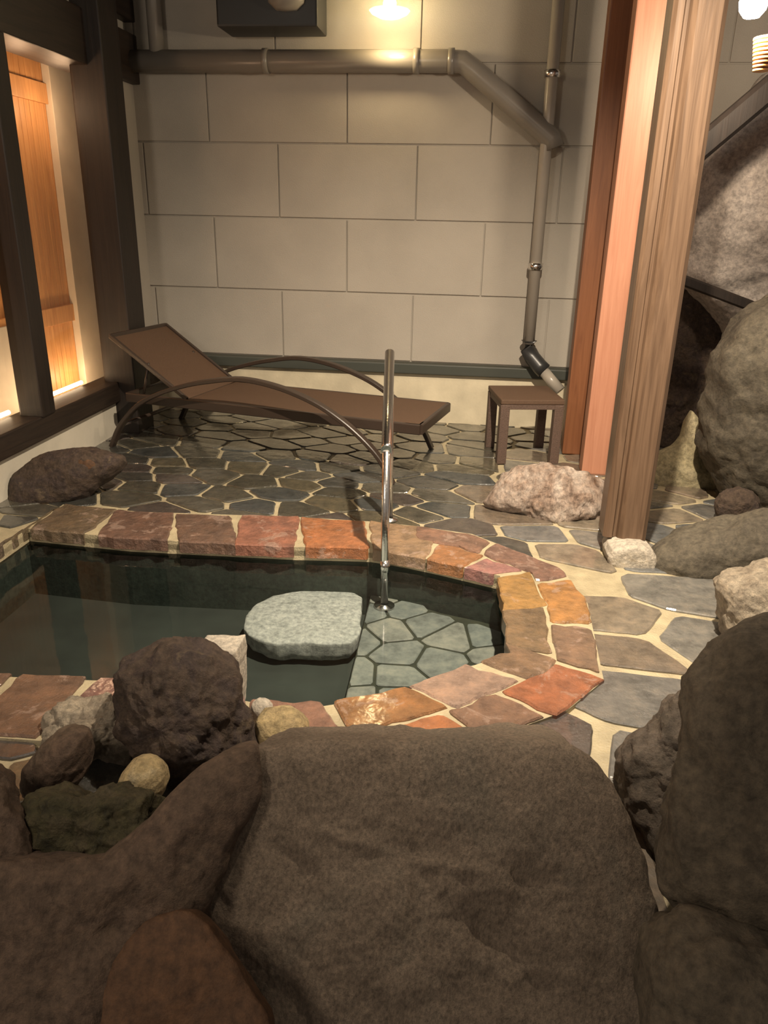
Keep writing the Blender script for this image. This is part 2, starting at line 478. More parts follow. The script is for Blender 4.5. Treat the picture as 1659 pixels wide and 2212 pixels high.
for i, sq in enumerate(seeds):
    s = inv(sq)
    if inside(s, outer) and edge_dist(s, outer) > .02: continue
    gap = rng.uniform(.008, .02) if s.x < .2 else rng.uniform(.02, .045)
    cell = voronoi_cell(i, seeds, gap, [fwd(Vector(c_)) for c_ in ((FX0, FY0), (FX1, FY0), (FX1, FY1), (FX0, FY1))])
    cell = [inv(c_) for c_ in cell]
    if len(cell) < 3: continue
    if any(inside(q, inner) for q in cell): continue
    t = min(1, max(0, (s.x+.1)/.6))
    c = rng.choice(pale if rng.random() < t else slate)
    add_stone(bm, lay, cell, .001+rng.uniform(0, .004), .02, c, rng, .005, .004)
struct('floor_flagstones', bm, M['flag'])

# ---------------------------------------------------------------- the pool
pool = thing('pool', 'sunken stone bath pool edged with rust-red paving stones', 'pool', (-.8, 2.4, -.5))
bm = bmesh.new(); lay = bm.loops.layers.float_color.new('stone')
rng = random.Random(8)
reds = [(.26, .12, .065), (.32, .13, .05), (.22, .115, .08), (.28, .16, .11), (.19, .11, .08), (.34, .16, .06), (.25, .15, .12), (.30, .20, .16)]
def arclen(P):
    L = [0]
    for a, b in zip(P, P[1:]): L.append(L[-1]+(b-a).length)
    return L
def sample(P, t):
    """matched index sampling: t in index units"""
    i = min(int(t), len(P)-2); return P[i].lerp(P[i+1], t-i)
I2, O2 = inner+[inner[0]], outer+[outer[0]]
Lc = arclen([(a+b)/2 for a, b in zip(I2, O2)])
def t_of(s):
    for i in range(len(Lc)-1):
        if Lc[i+1] >= s: return i+(s-Lc[i])/max(Lc[i+1]-Lc[i], 1e-6)
    return len(Lc)-1.0001
for row, (fa, fb) in enumerate(((0.0, .47), (.5, .98))):
    s = .0 if row == 0 else Lc[5]
    while s < Lc[-1]-.05:
        ln = rng.uniform(.26, .44) if s < Lc[5] else rng.uniform(.2, .36)
        fb = (.96 if s < Lc[5]-.1 or s > Lc[14] else .47) if row == 0 else .98
        if row == 1 and s > Lc[14]: break
        e = min(s+ln, Lc[-1])
        ta, tb = t_of(s+.010), t_of(e-.010)
        sk = rng.uniform(-.02, .02)
        def pt(t, f): return sample(I2, t+(sk*8*(f-.5))).lerp(sample(O2, t+(sk*8*(f-.5))), f) if .3 < t < len(I2)-2 else sample(I2, t).lerp(sample(O2, t), f)
        ts = [ta+(tb-ta)*k/4 for k in range(5)]
        w1, w2 = fa-(.04 if row == 0 else 0), fb+rng.uniform(-.05, .05)*(1 if row else 0)
        mid = rng.uniform(-.03, .03)
        poly = [pt(t, w1) for t in ts]+[pt(t, w2+mid*(1-row)) for t in reversed(ts)]
        cc = sum(poly, Vector((0, 0)))/len(poly)
        c = rng.choice(reds)
        if cc.x < -1.15: c = (.15, .09, .06)  # left stones: shade painted into the stone colour
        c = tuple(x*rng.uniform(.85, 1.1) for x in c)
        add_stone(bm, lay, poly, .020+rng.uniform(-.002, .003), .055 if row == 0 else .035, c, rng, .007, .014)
        s = e
bmesh.ops.recalc_face_normals(bm, faces=bm.faces[:])
child('coping', bm, M['coping'], pool)
# mortar between coping stones
bm = bmesh.new()
n_ = len(I2)-1
for i in range(n_):
    for za in (.013,):
        a, b, c, d = I2[i], I2[i+1], O2[i+1], O2[i]
        add_hexa(bm, [Vector((q.x, q.y, -.03)) for q in (a, b, c, d)]+[Vector((q.x, q.y, .012)) for q in (a, b, c, d)])
child('coping_mortar', bm, M['mortar'], pool)
# basin: walls set back a little, floor
bm = bmesh.new()
cen = sum(inner, Vector((0, 0)))/len(inner)
ring = [p+(p-cen).normalized()*.02 for p in inner]
ZF = -.32
T = [bm.verts.new((p.x, p.y, -.03)) for p in ring]; B = [bm.verts.new((p.x, p.y, ZF)) for p in ring]
for i in range(len(T)): bm.faces.new((T[i-1], T[i], B[i], B[i-1]))
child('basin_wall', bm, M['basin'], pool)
bm = bmesh.new()
bm.faces.new([bm.verts.new((p.x, p.y, ZF)) for p in ring])
bmesh.ops.triangulate(bm, faces=bm.faces[:])
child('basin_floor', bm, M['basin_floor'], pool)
# submerged bench with flagstones
bz = -.222
bp_ = [on_z(u, v, bz) for u, v in ((800, 1288), (745, 1530))]
bx0, bx1 = bp_[0], bp_[1]
right = [Vector((p.x, p.y)) for p in inner]
bench_poly = [Vector((bx0.x, bx0.y))]+[inner[5]+Vector((0, .02)), inner[6], inner[7]+Vector((.02, .02)), inner[8]+Vector((.02, 0)), inner[9]+Vector((.02, 0)), inner[10], inner[11], inner[12], inner[13]]
bench_poly[-1] = Vector((bx1.x, inner[13].y-.02)); bench_poly[0] = Vector((bx0.x, inner[4].y+.02))
bm = bmesh.new(); lay = bm.loops.layers.float_color.new('stone')
b_ = [bm.verts.new((p.x, p.y, ZF)) for p in bench_poly]; t_ = [bm.verts.new((p.x, p.y, bz-.004)) for p in bench_poly]
fs = [bm.faces.new(t_)]
for i in range(len(t_)): fs.append(bm.faces.new((b_[i-1], b_[i], t_[i], t_[i-1])))
for f in fs:
    for l in f.loops: l[lay] = (.035, .04, .028, 1)
rng = random.Random(5)
bs = []
tries = 0
xs = [p.x for p in bench_poly]; ys = [p.y for p in bench_poly]
while tries < 3000:
    tries += 1
    p = Vector((rng.uniform(min(xs), max(xs)), rng.uniform(min(ys), max(ys))))
    if all((p-q).length > .135 for q in bs): bs.append(p)
for i, s in enumerate(bs):
    cell = voronoi_cell(i, bs, .012, [(min(xs)-.0, min(ys)), (max(xs), min(ys)), (max(xs), max(ys)), (min(xs), max(ys))])
    # clip at the bench's left edge
    e0, e1 = bench_poly[0], bench_poly[-1]
    d = (e1-e0).normalized(); nn = Vector((-d.y, d.x))
    if nn.x > 0: nn = -nn
    cell = clip(cell, e0-nn*.002, nn)
    if len(cell) < 3 or not all(inside(q, ring) or edge_dist(q, ring) < .06 for q in cell): continue
    add_stone(bm, lay, cell, bz+.002, .012, rng.choice([(.21, .225, .215), (.235, .25, .235), (.19, .21, .205), (.25, .255, .235)]), rng, .004, .002)
child('bench', bm, M['bench'], pool)

# water
m, nt, b = new_mat('pool_water')
nt.nodes.remove(b); o_ = nt.nodes['Material Output']
tr = N(nt, 'ShaderNodeBsdfTransparent'); tr.inputs[0].default_value = (.79, .83, .81, 1)
gl = N(nt, 'ShaderNodeBsdfGlossy'); gl.inputs['Roughness'].default_value = .03
fr = N(nt, 'ShaderNodeFresnel', IOR=1.33)
mx = N(nt, 'ShaderNodeMixShader')
nw = N(nt, 'ShaderNodeTexNoise', Scale=7.0, Detail=2.0); nt.links.new(mapping(nt), nw.inputs['Vector'])
bw = N(nt, 'ShaderNodeBump', Strength=.06, Distance=.01); nt.links.new(nw.outputs['Fac'], bw.inputs['Height'])
nt.links.new(bw.outputs[0], gl.inputs['Normal']); nt.links.new(bw.outputs[0], fr.inputs['Normal'])
nt.links.new(fr.outputs[0], mx.inputs[0]); nt.links.new(tr.outputs[0], mx.inputs[1]); nt.links.new(gl.outputs[0], mx.inputs[2])
nt.links.new(mx.outputs[0], o_.inputs['Surface'])
bm = bmesh.new()
bm.faces.new([bm.verts.new((p.x, p.y, -.05)) for p in ring]); bmesh.ops.triangulate(bm, faces=bm.faces[:])
bmesh.ops.recalc_face_normals(bm, faces=bm.faces[:])
for f in bm.faces:
    if f.normal.z < 0: f.normal_flip()
wo = mesh_obj('water', bm, m)
tag(wo, 'clear dark teal water filling the stone pool', 'water', kind='stuff')

# ---------------------------------------------------------------- left wall timbers and screen
def post(name, cx, cy, wx, wy, z0, z1, mat, label, cat='post', rot=0, group=None, bev=.008):
    o = mesh_obj(name, box((-wx/2, -wy/2, 0), (wx/2, wy/2, z1-z0), bev), mat, loc=(cx, cy, z0))
    o.rotation_euler.z = rot
    return tag(o, label, cat, group)
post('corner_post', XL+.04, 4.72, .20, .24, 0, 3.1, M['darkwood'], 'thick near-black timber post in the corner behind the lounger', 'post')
pm = on_x(85, 890, XL)
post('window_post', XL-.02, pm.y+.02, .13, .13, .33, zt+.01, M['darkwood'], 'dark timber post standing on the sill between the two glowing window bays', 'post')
# wood screen just beyond the window line
XS = XL-.42
sc_t = thing('wood_screen', 'honey-coloured wooden lattice screen glowing warmly behind the left window bays', 'screen', (XS, 4.0, .33))
bm = bmesh.new()
y = 2.2
while y < 5.55:
    add_box(bm, (XS-.012, y, .0), (XS, y+.052, zt+.2), .003); y += .056
child('slat_panel', bm, M['screen'], sc_t)
for v in ((190, 232), (662, 700)):
    za, zb = on_x(130, v[1], XS+.02).z, on_x(130, v[0], XS+.02).z
    child('rail', box((XS+.001, 2.2, za), (XS+.022, 5.0, zb), .003), M['screen'], sc_t)
sy = on_x(168, 720, XS+.03).y
child('stile', box((XS+.001, sy, .1), (XS+.05, 5.6, zt+.2), .004), M['plaster_l'], sc_t)['label'] = 'pale upright at the screen end'
refl_top = on_x(30, 700, XS+.02)
child('reflection_board', box((XS+.002, 2.2, .0), (XS+.03, on_x(50, 850, XS).y, refl_top.z), .004), M['plaster_l'], sc_t)['label'] = 'white board imitating the bright reflection in the leftmost pane'  # added pale board imitating the reflection in the lower glass
def pane(x, ya, yb, za, zb):
    bm = bmesh.new(); bm.faces.new([bm.verts.new((x, y_, z_)) for y_, z_ in ((ya, za), (yb, za), (yb, zb), (ya, zb))]); return bm
gl_m, nt, b = new_mat('window_glass')
nt.nodes.remove(b); o_ = nt.nodes['Material Output']
tr = N(nt, 'ShaderNodeBsdfTransparent'); tr.inputs[0].default_value = (.93, .95, .93, 1)
gl = N(nt, 'ShaderNodeBsdfGlossy'); gl.inputs['Roughness'].default_value = .08
fr = N(nt, 'ShaderNodeFresnel', IOR=1.5); mx = N(nt, 'ShaderNodeMixShader')
nt.links.new(fr.outputs[0], mx.inputs[0]); nt.links.new(tr.outputs[0], mx.inputs[1]); nt.links.new(gl.outputs[0], mx.inputs[2]); nt.links.new(mx.outputs[0], o_.inputs['Surface'])
g_tube = emit_mat('warm_tube', (1.0, .72, .45), 9)
for k, (ya, yb) in enumerate(((2.3, pm.y-.045), (pm.y+.085, 4.60))):
    wdw = mesh_obj('window_%d' % (k+1), pane(XL-.04, ya, yb, .33, zt), gl_m); wdw['kind'] = 'structure'
for k, (ya, yb) in enumerate(((3.2, pm.y-.06), (pm.y+.12, 4.45))):
    t = mesh_obj('tube_light', tube([Vector((XL-.135, ya, .355)), Vector((XL-.135, yb, .355))], .012), g_tube)
    tag(t, ['warm light tube low behind the leftmost window bay', 'warm light tube low behind the window bay next to the corner post'][k], 'light')

# ---------------------------------------------------------------- sun lounger
p0 = Vector((-2.17, 4.30, 0)); p1 = Vector((-.437, 3.905, 0))
ldir = (p1-p0).normalized(); lper = Vector((-ldir.y, ldir.x, 0))
def Lp(u, v, off): return on_plane(u, v, p0+lper*off, lper)
LW = .66
lounger = thing('sun_lounger', 'brown woven sun lounger with arched side rails and raised backrest', 'sun lounger', (-1.3, 4.4, 0))
o1, o2 = .10, .66
c_f = Lp(908, 924, o1); c_r = Lp(958, 868, o2)
h_f = Lp(404, 868, o1); h_r = Lp(490, 812, o2)
zs = (c_f.z+c_r.z+h_f.z+h_r.z)/4
def setz(p, z): return Vector((p.x, p.y, z))
c_f, c_r = setz(c_f, zs), setz(c_f+lper*(o2-o1), zs)
h_f = setz(h_f, zs); h_r = h_f+lper*(o2-o1)
b_f = Lp(238, 726, o1); b_r = b_f+lper*(o2-o1)
def panel(a, b, c, d, th, sag=0):
    bm = bmesh.new(); up = (b-a).cross(d-a).normalized()
    if up.z < 0: up = -up
    n1, n2 = 16, 8; g = {}
    for s_ in (0, 1):
        for i in range(n1+1):
            for j in range(n2+1):
                q = a.lerp(b, i/n1).lerp(d.lerp(c, i/n1), j/n2)
                q = q-up*(th*s_)-up*sag*math.sin(math.pi*j/n2)*math.sin(math.pi*i/n1)
                g[s_, i, j] = bm.verts.new(q)
        for i in range(n1):
            for j in range(n2): bm.faces.new((g[s_, i, j], g[s_, i+1, j], g[s_, i+1, j+1], g[s_, i, j+1]))
    for i in range(n1):
        for j in (0, n2): bm.faces.new((g[0, i, j], g[0, i+1, j], g[1, i+1, j], g[1, i, j]))
    for j in range(n2):
        for i in (0, n1): bm.faces.new((g[0, i, j], g[0, i, j+1], g[1, i, j+1], g[1, i, j]))
    bmesh.ops.recalc_face_normals(bm, faces=bm.faces[:]); return bm
child('seat', panel(h_f, c_f, c_r, h_r, .012, .012), M['weave'], lounger)
child('backrest', panel(b_f, h_f, h_r, b_r, .014, .02), M['weave'], lounger)
bm = bmesh.new(); dz = Vector((0, 0, -.028))
ext = (h_f-c_f).normalized()*.42
for a, b in ((c_f, h_f+ext), (c_r, h_r+ext), (c_f, c_r), (h_f, h_r), (h_f+ext, h_r+ext)):
    add_tube(bm, [a+dz, b+dz], .028, rx=.014, square=True)
bmesh.ops.recalc_face_normals(bm, faces=bm.faces[:])
child('seat_frame', bm, M['frame'], lounger)
bm = bmesh.new()
for a, b in ((h_f, b_f), (h_r, b_r), (b_f, b_r)): add_tube(bm, [a, b], .012, rx=.010, square=True)
bmesh.ops.recalc_face_normals(bm, faces=bm.faces[:])
child('backrest_frame', bm, M['frame'], lounger)
arch_px = [(243, 966), (262, 918), (298, 876), (345, 850), (400, 833), (450, 824), (520, 819), (600, 836), (680, 870), (740, 910), (790, 955), (825, 998), (848, 1040)]
arch = [Lp(u, v, 0) for u, v in arch_px]
arch[0].z = .005; arch[-1].z = .005
for off in (0, LW+.08):
    child('side_rail', tube([p+lper*off for p in smooth_path(arch, 5)], .012, rx=.024, up=Vector((0, 0, 1)), square=True), M['frame'], lounger)
for a in (arch[1],):
    q = Vector(a); child('crossbar', tube([q, q+lper*(LW+.08)], .012), M['frame'], lounger)
k = h_f.lerp(b_f, .55)
for off in (.04, o2-o1-.04): child('backrest_strut', tube([k+lper*off, h_f+ext*.8+lper*off+dz], .008), M['frame'], lounger)

# ---------------------------------------------------------------- side table
tl = [on_z(u, v, .0) for u, v in ((1080, 1003), (1202, 1003))]
tx = (tl[1]-tl[0]).normalized(); ty = Vector((-tx.y, tx.x, 0))
org = tl[0]-tx*.02
TW, TD, TH = .37, .40, .385
table = thing('side_table', 'small square dark rattan side table beyond the lounger foot', 'side table', org)
def tb(x0, x1, y0, y1, z0, z1, bev=.006, taper=0):
    bm = bmesh.new()
    P = [org+tx*x+ty*y for x, y in ((x0, y0), (x1, y0), (x1, y1), (x0, y1))]
    add_hexa(bm, [q+Vector((0, 0, z0)) for q in P]+[q+Vector((0, 0, z1)) for q in P], bev); return bm
child('table_top', tb(0, TW, 0, TD, TH-.028, TH, .006), M['weave'], table)
child('apron', tb(.004, TW-.004, .004, TD-.004, TH-.058, TH-.028, .003), M['rattan'], table)
for x in (0, TW-.055):
    for y in (0, TD-.055): child('leg', tb(x, x+.055, y, y+.055, 0, TH-.03, .006), M['rattan'], table)

# ---------------------------------------------------------------- handrail
rb = on_y(830, 1305, 2.93); rb.z = bz
rx0 = rb.x; ry0 = 2.93
ztop = on_y(832, 968, 2.93).z
far = on_y(842, 762, 3.42)
hr = thing('handrail', 'stainless steel handrail rising out of the pool onto the deck', 'handrail', (rx0, ry0, bz))
a = Vector((rx0, ry0, bz)); b = Vector((rx0-.005, ry0, ztop)); c = Vector((far.x, far.y, ztop+.16))
child('post', tube([a, b+Vector((0, 0, -.01))], .017, seg=20), M['steel'], hr)
child('post', tube([Vector((far.x+.02, 3.38, .0)), Vector((far.x+.01, 3.38, ztop+.13))], .017, seg=20), M['steel'], hr)
far_t = on_y(842, 762, 3.42)
child('grip_bar', tube([b+Vector((0, -.012, -.004)), b+Vector((0, .01, .004)), Vector((far_t.x, far_t.y, far_t.z))], .0215, seg=20), M['steel'], hr)
child('ferrule', tube([Vector((rx0, ry0, -.05)), Vector((rx0, ry0, -.005))], .0205, seg=20), M['steel'], hr)
child('flange', lathe([(.0, .0), (.045, .0), (.045, .006), (.02, .010), (.018, .014)], (rx0, ry0, bz+.004)), M['steel'], hr)
child('flange', lathe([(.0, .0), (.04, .0), (.04, .006), (.02, .010), (.018, .014)], (far.x+.02, 3.38, .004)), M['steel'], hr)

# ---------------------------------------------------------------- posts on the right
pf = on_z(1282, 1030, 0)
post('cedar_post', .715, 4.34, .155, .13, 0, 3.1, M['cedar'], 'salmon-orange cedar post, the brightest, between two browner posts', 'post')
post('cedar_post', .63, 4.72, .13, .12, 0, 3.1, M['cedar_dark'], 'orange cedar post right of the side table, farthest from the pool', 'post')
pz = .085
pb = on_z(1350, 1168, pz)
np_ = thing('timber_post', 'weathered brown timber post standing on a pale foot stone', 'post', (pb.x, pb.y+.09, pz))
def prism(sec, z0, z1, org_):
    bm = bmesh.new()
    A = [bm.verts.new((org_[0]+x, org_[1]+y, z0)) for x, y in sec]; B = [bm.verts.new((org_[0]+x, org_[1]+y, z1)) for x, y in sec]
    bm.faces.new(A[::-1]); bm.faces.new(B)
    for i in range(len(A)): bm.faces.new((A[i-1], A[i], B[i], B[i-1]))
    bmesh.ops.recalc_face_normals(bm, faces=bm.faces[:]); return bm
o_xy = (pb.x, pb.y+.09)
sec = [(-.088, -.05), (-.074, -.064), (-.052, -.064), (-.046, -.052), (-.034, -.052), (-.028, -.07), (-.012, -.086), (.070, -.086), (.088, -.068), (.088, .07), (.074, .086), (-.07, .086), (-.088, .07)]
child('shaft', prism(sec, pz, 3.1, o_xy), M['post'], np_)

# ---------------------------------------------------------------- pipes on the back wall
YP = WY-.09
pipe = thing('rain_pipe', 'grey overhead drainpipe running along the wall and angling down into the downpipe', 'pipe', (-.5, YP, 2.2))
hz = on_y(620, 132, YP).z
A = on_y(250, 125, YP); Bp = on_y(1000, 135, YP); Cp = on_y(1192, 300, YP)
zline = lambda x: hz
P_ = [Vector((-2.25, YP, hz)), Vector((Bp.x-.08, YP, hz)), Vector((Bp.x, YP, hz-.005)), Vector((Bp.x+.06, YP, hz-.045)), Vector((Cp.x, YP, Cp.z)), Vector((Cp.x+.02, YP, Cp.z-.05))]
child('pipe_run', tube(P_, .062, seg=24), M['pipe'], pipe, smooth=False)
xv = on_y(335, 60, YP).x
child('riser', tube([Vector((xv, YP, hz)), Vector((xv, YP, 3.1))], .045, seg=20), M['pipe'], pipe)
for u in (575, 900, 975):
    q = on_y(u, 130, YP); bm = bmesh.new()
    add_tube(bm, [Vector((q.x-.018, YP, hz)), Vector((q.x+.018, YP, hz))], .069, seg=24)
    add_box(bm, (q.x-.012, YP, hz-.02), (q.x+.012, WY, hz+.02))
    child('pipe_clamp', bm, M['pipe'], pipe)
dp = thing('downpipe', 'slim vertical downpipe on the back wall ending in a dark elbow', 'pipe', (on_y(1160, 520, YP).x, YP, .5))
dx = on_y(1193, 220, YP).x; dxb = on_y(1140, 720, YP).x; dxm = (dx+dxb)/2
dz0 = on_y(1138, 742, YP).z
child('pipe_run', tube([Vector((dxm, YP, dz0)), Vector((dxm, YP, 3.1))], .036, seg=20), M['pipe_pale'], dp)
e1, e2 = on_y(1148, 745, YP-.02), on_y(1185, 795, YP-.1)
child('elbow', tube([Vector((dxm, YP, dz0+.02)), Vector((dxm, YP, dz0-.04)), Vector((dxm+.03, YP-.02, dz0-.09)), Vector((dxm+.08, YP-.05, dz0-.14)), Vector((dxm+.11, YP-.06, dz0-.165))], .052, seg=20), M['pipe_dark'], dp)
child('outlet', tube([Vector((dxm+.10, YP-.06, dz0-.16)), Vector((dxm+.22, YP-.12, dz0-.28))], .036, seg=20), M['pipe_pale'], dp)
for u, v in ((1183, 160), (1150, 575)):
    zc = on_y(u, v, YP).z; bm = bmesh.new()
    add_tube(bm, [Vector((dxm, YP, zc-.02)), Vector((dxm, YP, zc+.02))], .047, seg=20); add_box(bm, (dxm-.012, YP, zc-.015), (dxm+.012, WY, zc+.015))
    child('pipe_clamp', bm, M['steel'], dp)

# ---------------------------------------------------------------- lamps
def wall_lamp():
    t = thing('wall_lamp', 'glowing yellow bulb lamp with a shallow dish mounted high on the back wall', 'lamp', L_WALL)
    child('arm', tube([L_WALL+Vector((0, .22, .14)), L_WALL+Vector((0, .06, .14)), L_WALL+Vector((0, 0, .10))], .012), M['black'], t)
    child('bulb', lathe([(0, -.045), (.02, -.042), (.035, -.022), (.038, 0), (.028, .03), (.018, .06), (0, .07)], L_WALL+Vector((0, 0, .045))), emit_mat('bulb_yellow', (1.0, .84, .48), 60), t, True)
    child('glass_dish', lathe([(.02, -.03), (.06, -.025), (.105, -.005), (.118, .01), (.112, .014), (.06, -.012), (.02, -.018)], L_WALL), emit_mat('lit_dish_glass', (1.0, .78, .36), 2.6), t, True)
    return t
wall_lamp()
LP = L_POST
dl = thing('hanging_downlight', 'black downlight can hanging from the roof over the pool', 'lamp', L_DECK)
child('housing', lathe([(.0, .16), (.085, .16), (.09, .05), (.08, .05), (.07, .14), (.0, .145)], L_DECK), M['black'], dl)
child('cord', tube([L_DECK+Vector((0, 0, .16)), L_DECK+Vector((0, 0, .31))], .006), M['black'], dl)
t = thing('bracket_lamp', 'bright white bulb over a ribbed wooden bowl shade, high at right edge', 'lamp', LP)
child('bulb', lathe([(0, -.06), (.03, -.055), (.05, -.03), (.055, 0), (.04, .04), (.022, .07), (0, .08)], LP), emit_mat('bulb_white', (1.0, .93, .82), 30), t, True)
bm = bmesh.new()
for i in range(9):
    r_ = .030+.006*i
    add_tube(bm, [LP+Vector((.075+.004*i, .02, -.24+.014*i)), LP+Vector((.075+.004*i, .02, -.232+.014*i))], r_, rx=r_, up=Vector((0, 1, 0)), seg=20)
child('ribbed_shade', bm, M['screen'], t)
child('arm', tube([LP+Vector((.14, .02, -.12)), LP+Vector((.16, .02, .02)), LP+Vector((.02, 0, .07))], .008), M['black'], t)
child('cord', tube([LP+Vector((0, 0, .07)), LP+Vector((0, 0, .98))], .006), M['black'], t)

# sloping brace and the dark box on the wall
ba, bb = on_y(1500, 330, 4.2), on_y(1760, 110, 4.2)
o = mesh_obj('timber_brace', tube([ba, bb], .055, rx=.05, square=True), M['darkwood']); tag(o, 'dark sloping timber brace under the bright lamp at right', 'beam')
ba, bb = on_y(1440, 592, 4.45), on_y(1625, 662, 4.45)
o = mesh_obj('timber_brace', tube([ba, bb], .028, rx=.03, square=True), M['darkwood']); tag(o, 'short dark bar reaching from behind the brown post into the garden boulders', 'beam')
q1, q2 = on_y(480, 66, 5.05), on_y(692, -70, 5.05)
fx = thing('wall_fixture', 'dark box-shaped fixture with a pale round front hanging at the top of the wall', 'fixture', ((q1.x+q2.x)/2, 5.1, q1.z))
child('housing', box((q1.x, 4.95, q1.z), (q2.x, 5.24, q2.z+.1), .012), M['black'], fx)
g = on_y(620, 8, 4.95)
child('cover', lathe([(0, -.09), (.06, -.085), (.10, -.05), (.11, 0), (.10, .03), (0, .035)], g+Vector((0, -.02, .05))), M['pipe'], fx, True)
child('bracket', box((fx.location.x-.03, 5.2, q1.z+.1), (fx.location.x+.03, 5.32, q1.z+.2)), M['black'], fx)

# ---------------------------------------------------------------- rocks
R = {}
R['giant'] = rock_mat('taupe_boulder_skin', [(.135, .103, .074), (.19, .146, .108), (.235, .182, .135), (.19, .155, .118), (.29, .225, .168)], 2.6, .85, .8, dist=.010, streak=(1.3, 1.3, .7), fine=100)
R['brown'] = rock_mat('brown_boulder_skin', [(.075, .048, .033), (.12, .08, .056), (.10, .068, .046), (.19, .145, .105)], 3, .8, .7)
R['rust'] = rock_mat('rust_boulder_skin', [(.055, .03, .016), (.09, .045, .022), (.115, .06, .032)], 3, .7, .4)
R['moss'] = rock_mat('mossy_skin', [(.03, .028, .018), (.075, .065, .03), (.10, .08, .045), (.19, .16, .12)], 9, .7, .9)
R['dark'] = rock_mat('dark_boulder_skin', [(.045, .03, .028), (.10, .07, .05), (.07, .05, .045), (.19, .14, .085)], 8, .75, .9)
R['pale'] = rock_mat('pale_stone_skin', [(.30, .24, .18), (.45, .38, .29), (.55, .47, .36)], 12, .6, .9)
R['white'] = rock_mat('whitish_stone_skin', [(.45, .40, .33), (.62, .56, .47)], 12, .7, .6)
R['yellow'] = rock_mat('yellow_stone_skin', [(.42, .32, .18), (.55, .42, .22), (.62, .52, .34)], 12, .6, .8)
R['pink'] = rock_mat('pink_grey_boulder_skin', [(.14, .08, .05), (.38, .28, .22), (.55, .45, .38), (.66, .57, .49)], 9, .5, 1.0, streak=(1, 1, .6))
R['grey'] = rock_mat('grey_brown_boulder_skin', [(.10, .08, .06), (.18, .145, .115), (.24, .20, .165)], 7, .7, 1.0)
R['far'] = rock_mat('far_boulder_skin', [(.06, .05, .038), (.105, .09, .066), (.15, .13, .10)], 3, .8, .5)
R['haze'] = rock_mat('pinkish_rock_face_skin', [(.22, .19, .17), (.34, .30, .27), (.44, .39, .36)], 2.5, .8, .4)
R['tan'] = rock_mat('tan_rock_skin', [(.20, .17, .10), (.30, .26, .16), (.36, .31, .21)], 4, .8, .5)
R['dim'] = rock_mat('dim_brown_boulder_skin', [(.055, .043, .030), (.10, .080, .056), (.14, .112, .080)], 4, .8, .6)
R['sub'] = rock_mat('submerged_stone_skin', [(.40, .41, .40), (.52, .52, .51)], 10, .8, .2)

V = (0, -1, 0)
def rk(name, px, mat, y, f, b, seed, label, n=V, pt=None, cat='boulder', **k):
    return tag(rock(name, px, R[mat], pt or (0, y, 0), n, f, b, seed, **k), label, cat)

# submerged block in the pool
rk('submerged_stone', [(548, 1310), (600, 1286), (700, 1278), (786, 1284), (782, 1330), (776, 1392), (720, 1398), (640, 1392), (585, 1398), (520, 1372), (530, 1340)], 'sub', 0, .02, .09, 3,
   'pale rounded block lying under the water beside the handrail', n=(0, 0, 1), pt=(0, 0, -.225), cat='stone', amp=.012, p=5)
# foot stone of the post
rk('foot_stone', [(1306, 1180), (1345, 1166), (1398, 1172), (1420, 1200), (1412, 1236), (1350, 1238), (1310, 1218)], 'white', pb.y-.02, .07, .20, 5,
   'pale squat stone supporting the brown timber post', cat='stone', amp=.01, p=4)
# middle boulder on the deck
rk('boulder', [(1046, 1075), (1075, 1030), (1120, 1012), (1200, 1010), (1270, 1020), (1312, 1040), (1316, 1085), (1305, 1120), (1240, 1140), (1170, 1130), (1110, 1118), (1060, 1100)], 'pink', 3.68, .13, .16, 8,
   'rough pinkish-white boulder on the deck in front of the side table', n=(0, -.8, .6), pt=(.4, 3.68, .12), amp=.035, p=2.6)
# rockery on the right, far to near
rk('boulder', [(1380, 700), (1430, 610), (1520, 590), (1620, 640), (1640, 800), (1600, 960), (1500, 1010), (1400, 1000)], 'dark', 4.98, .12, .15, 11, 'dark shadowed boulder seen right of the brown post, behind the garden rocks', amp=.05, freq=2.5)
rk('boulder', [(1440, 560), (1500, 330), (1600, 190), (1760, 120), (1900, 300), (1900, 900), (1700, 960), (1560, 720)], 'haze', 4.70, .25, .3, 12, 'big pale grey rock face rising at the right edge below the bright lamp', amp=.06, freq=1.6)
rk('boulder', [(1500, 900), (1530, 760), (1600, 660), (1720, 620), (1850, 760), (1850, 1120), (1660, 1140), (1560, 1090), (1510, 1010)], 'far', 3.95, .30, .30, 13, 'tall brown-grey boulder at right edge above the small red rock', amp=.05, freq=2)
rk('boulder', [(1375, 1040), (1410, 985), (1470, 960), (1490, 880), (1512, 900), (1525, 990), (1580, 1020), (1640, 1040), (1640, 1090), (1500, 1100), (1400, 1090)], 'tan', 4.25, .12, .2, 14, 'tan rock with a narrow upright spur right of the brown post', amp=.012, p=2.2, center=(1490, 1030))
rk('boulder', [(1535, 1090), (1560, 1060), (1610, 1055), (1650, 1080), (1645, 1120), (1590, 1135), (1545, 1120)], 'dark', 3.65, .08, .1, 15, 'small dark reddish rock under the tall brown-grey boulder', amp=.02)
rk('boulder', [(1395, 1215), (1440, 1175), (1520, 1140), (1620, 1110), (1760, 1110), (1800, 1260), (1640, 1290), (1500, 1275), (1420, 1255)], 'far', 3.10, .16, .22, 16, 'low olive-brown boulder beside the foot stone of the post', amp=.03, freq=2.5)
rk('boulder', [(1548, 1262), (1600, 1240), (1700, 1230), (1800, 1260), (1800, 1440), (1640, 1440), (1560, 1400), (1545, 1320)], 'pale', 2.45, .12, .25, 17, 'brightly lit cream rock at right edge above the large dark boulder', amp=.03)
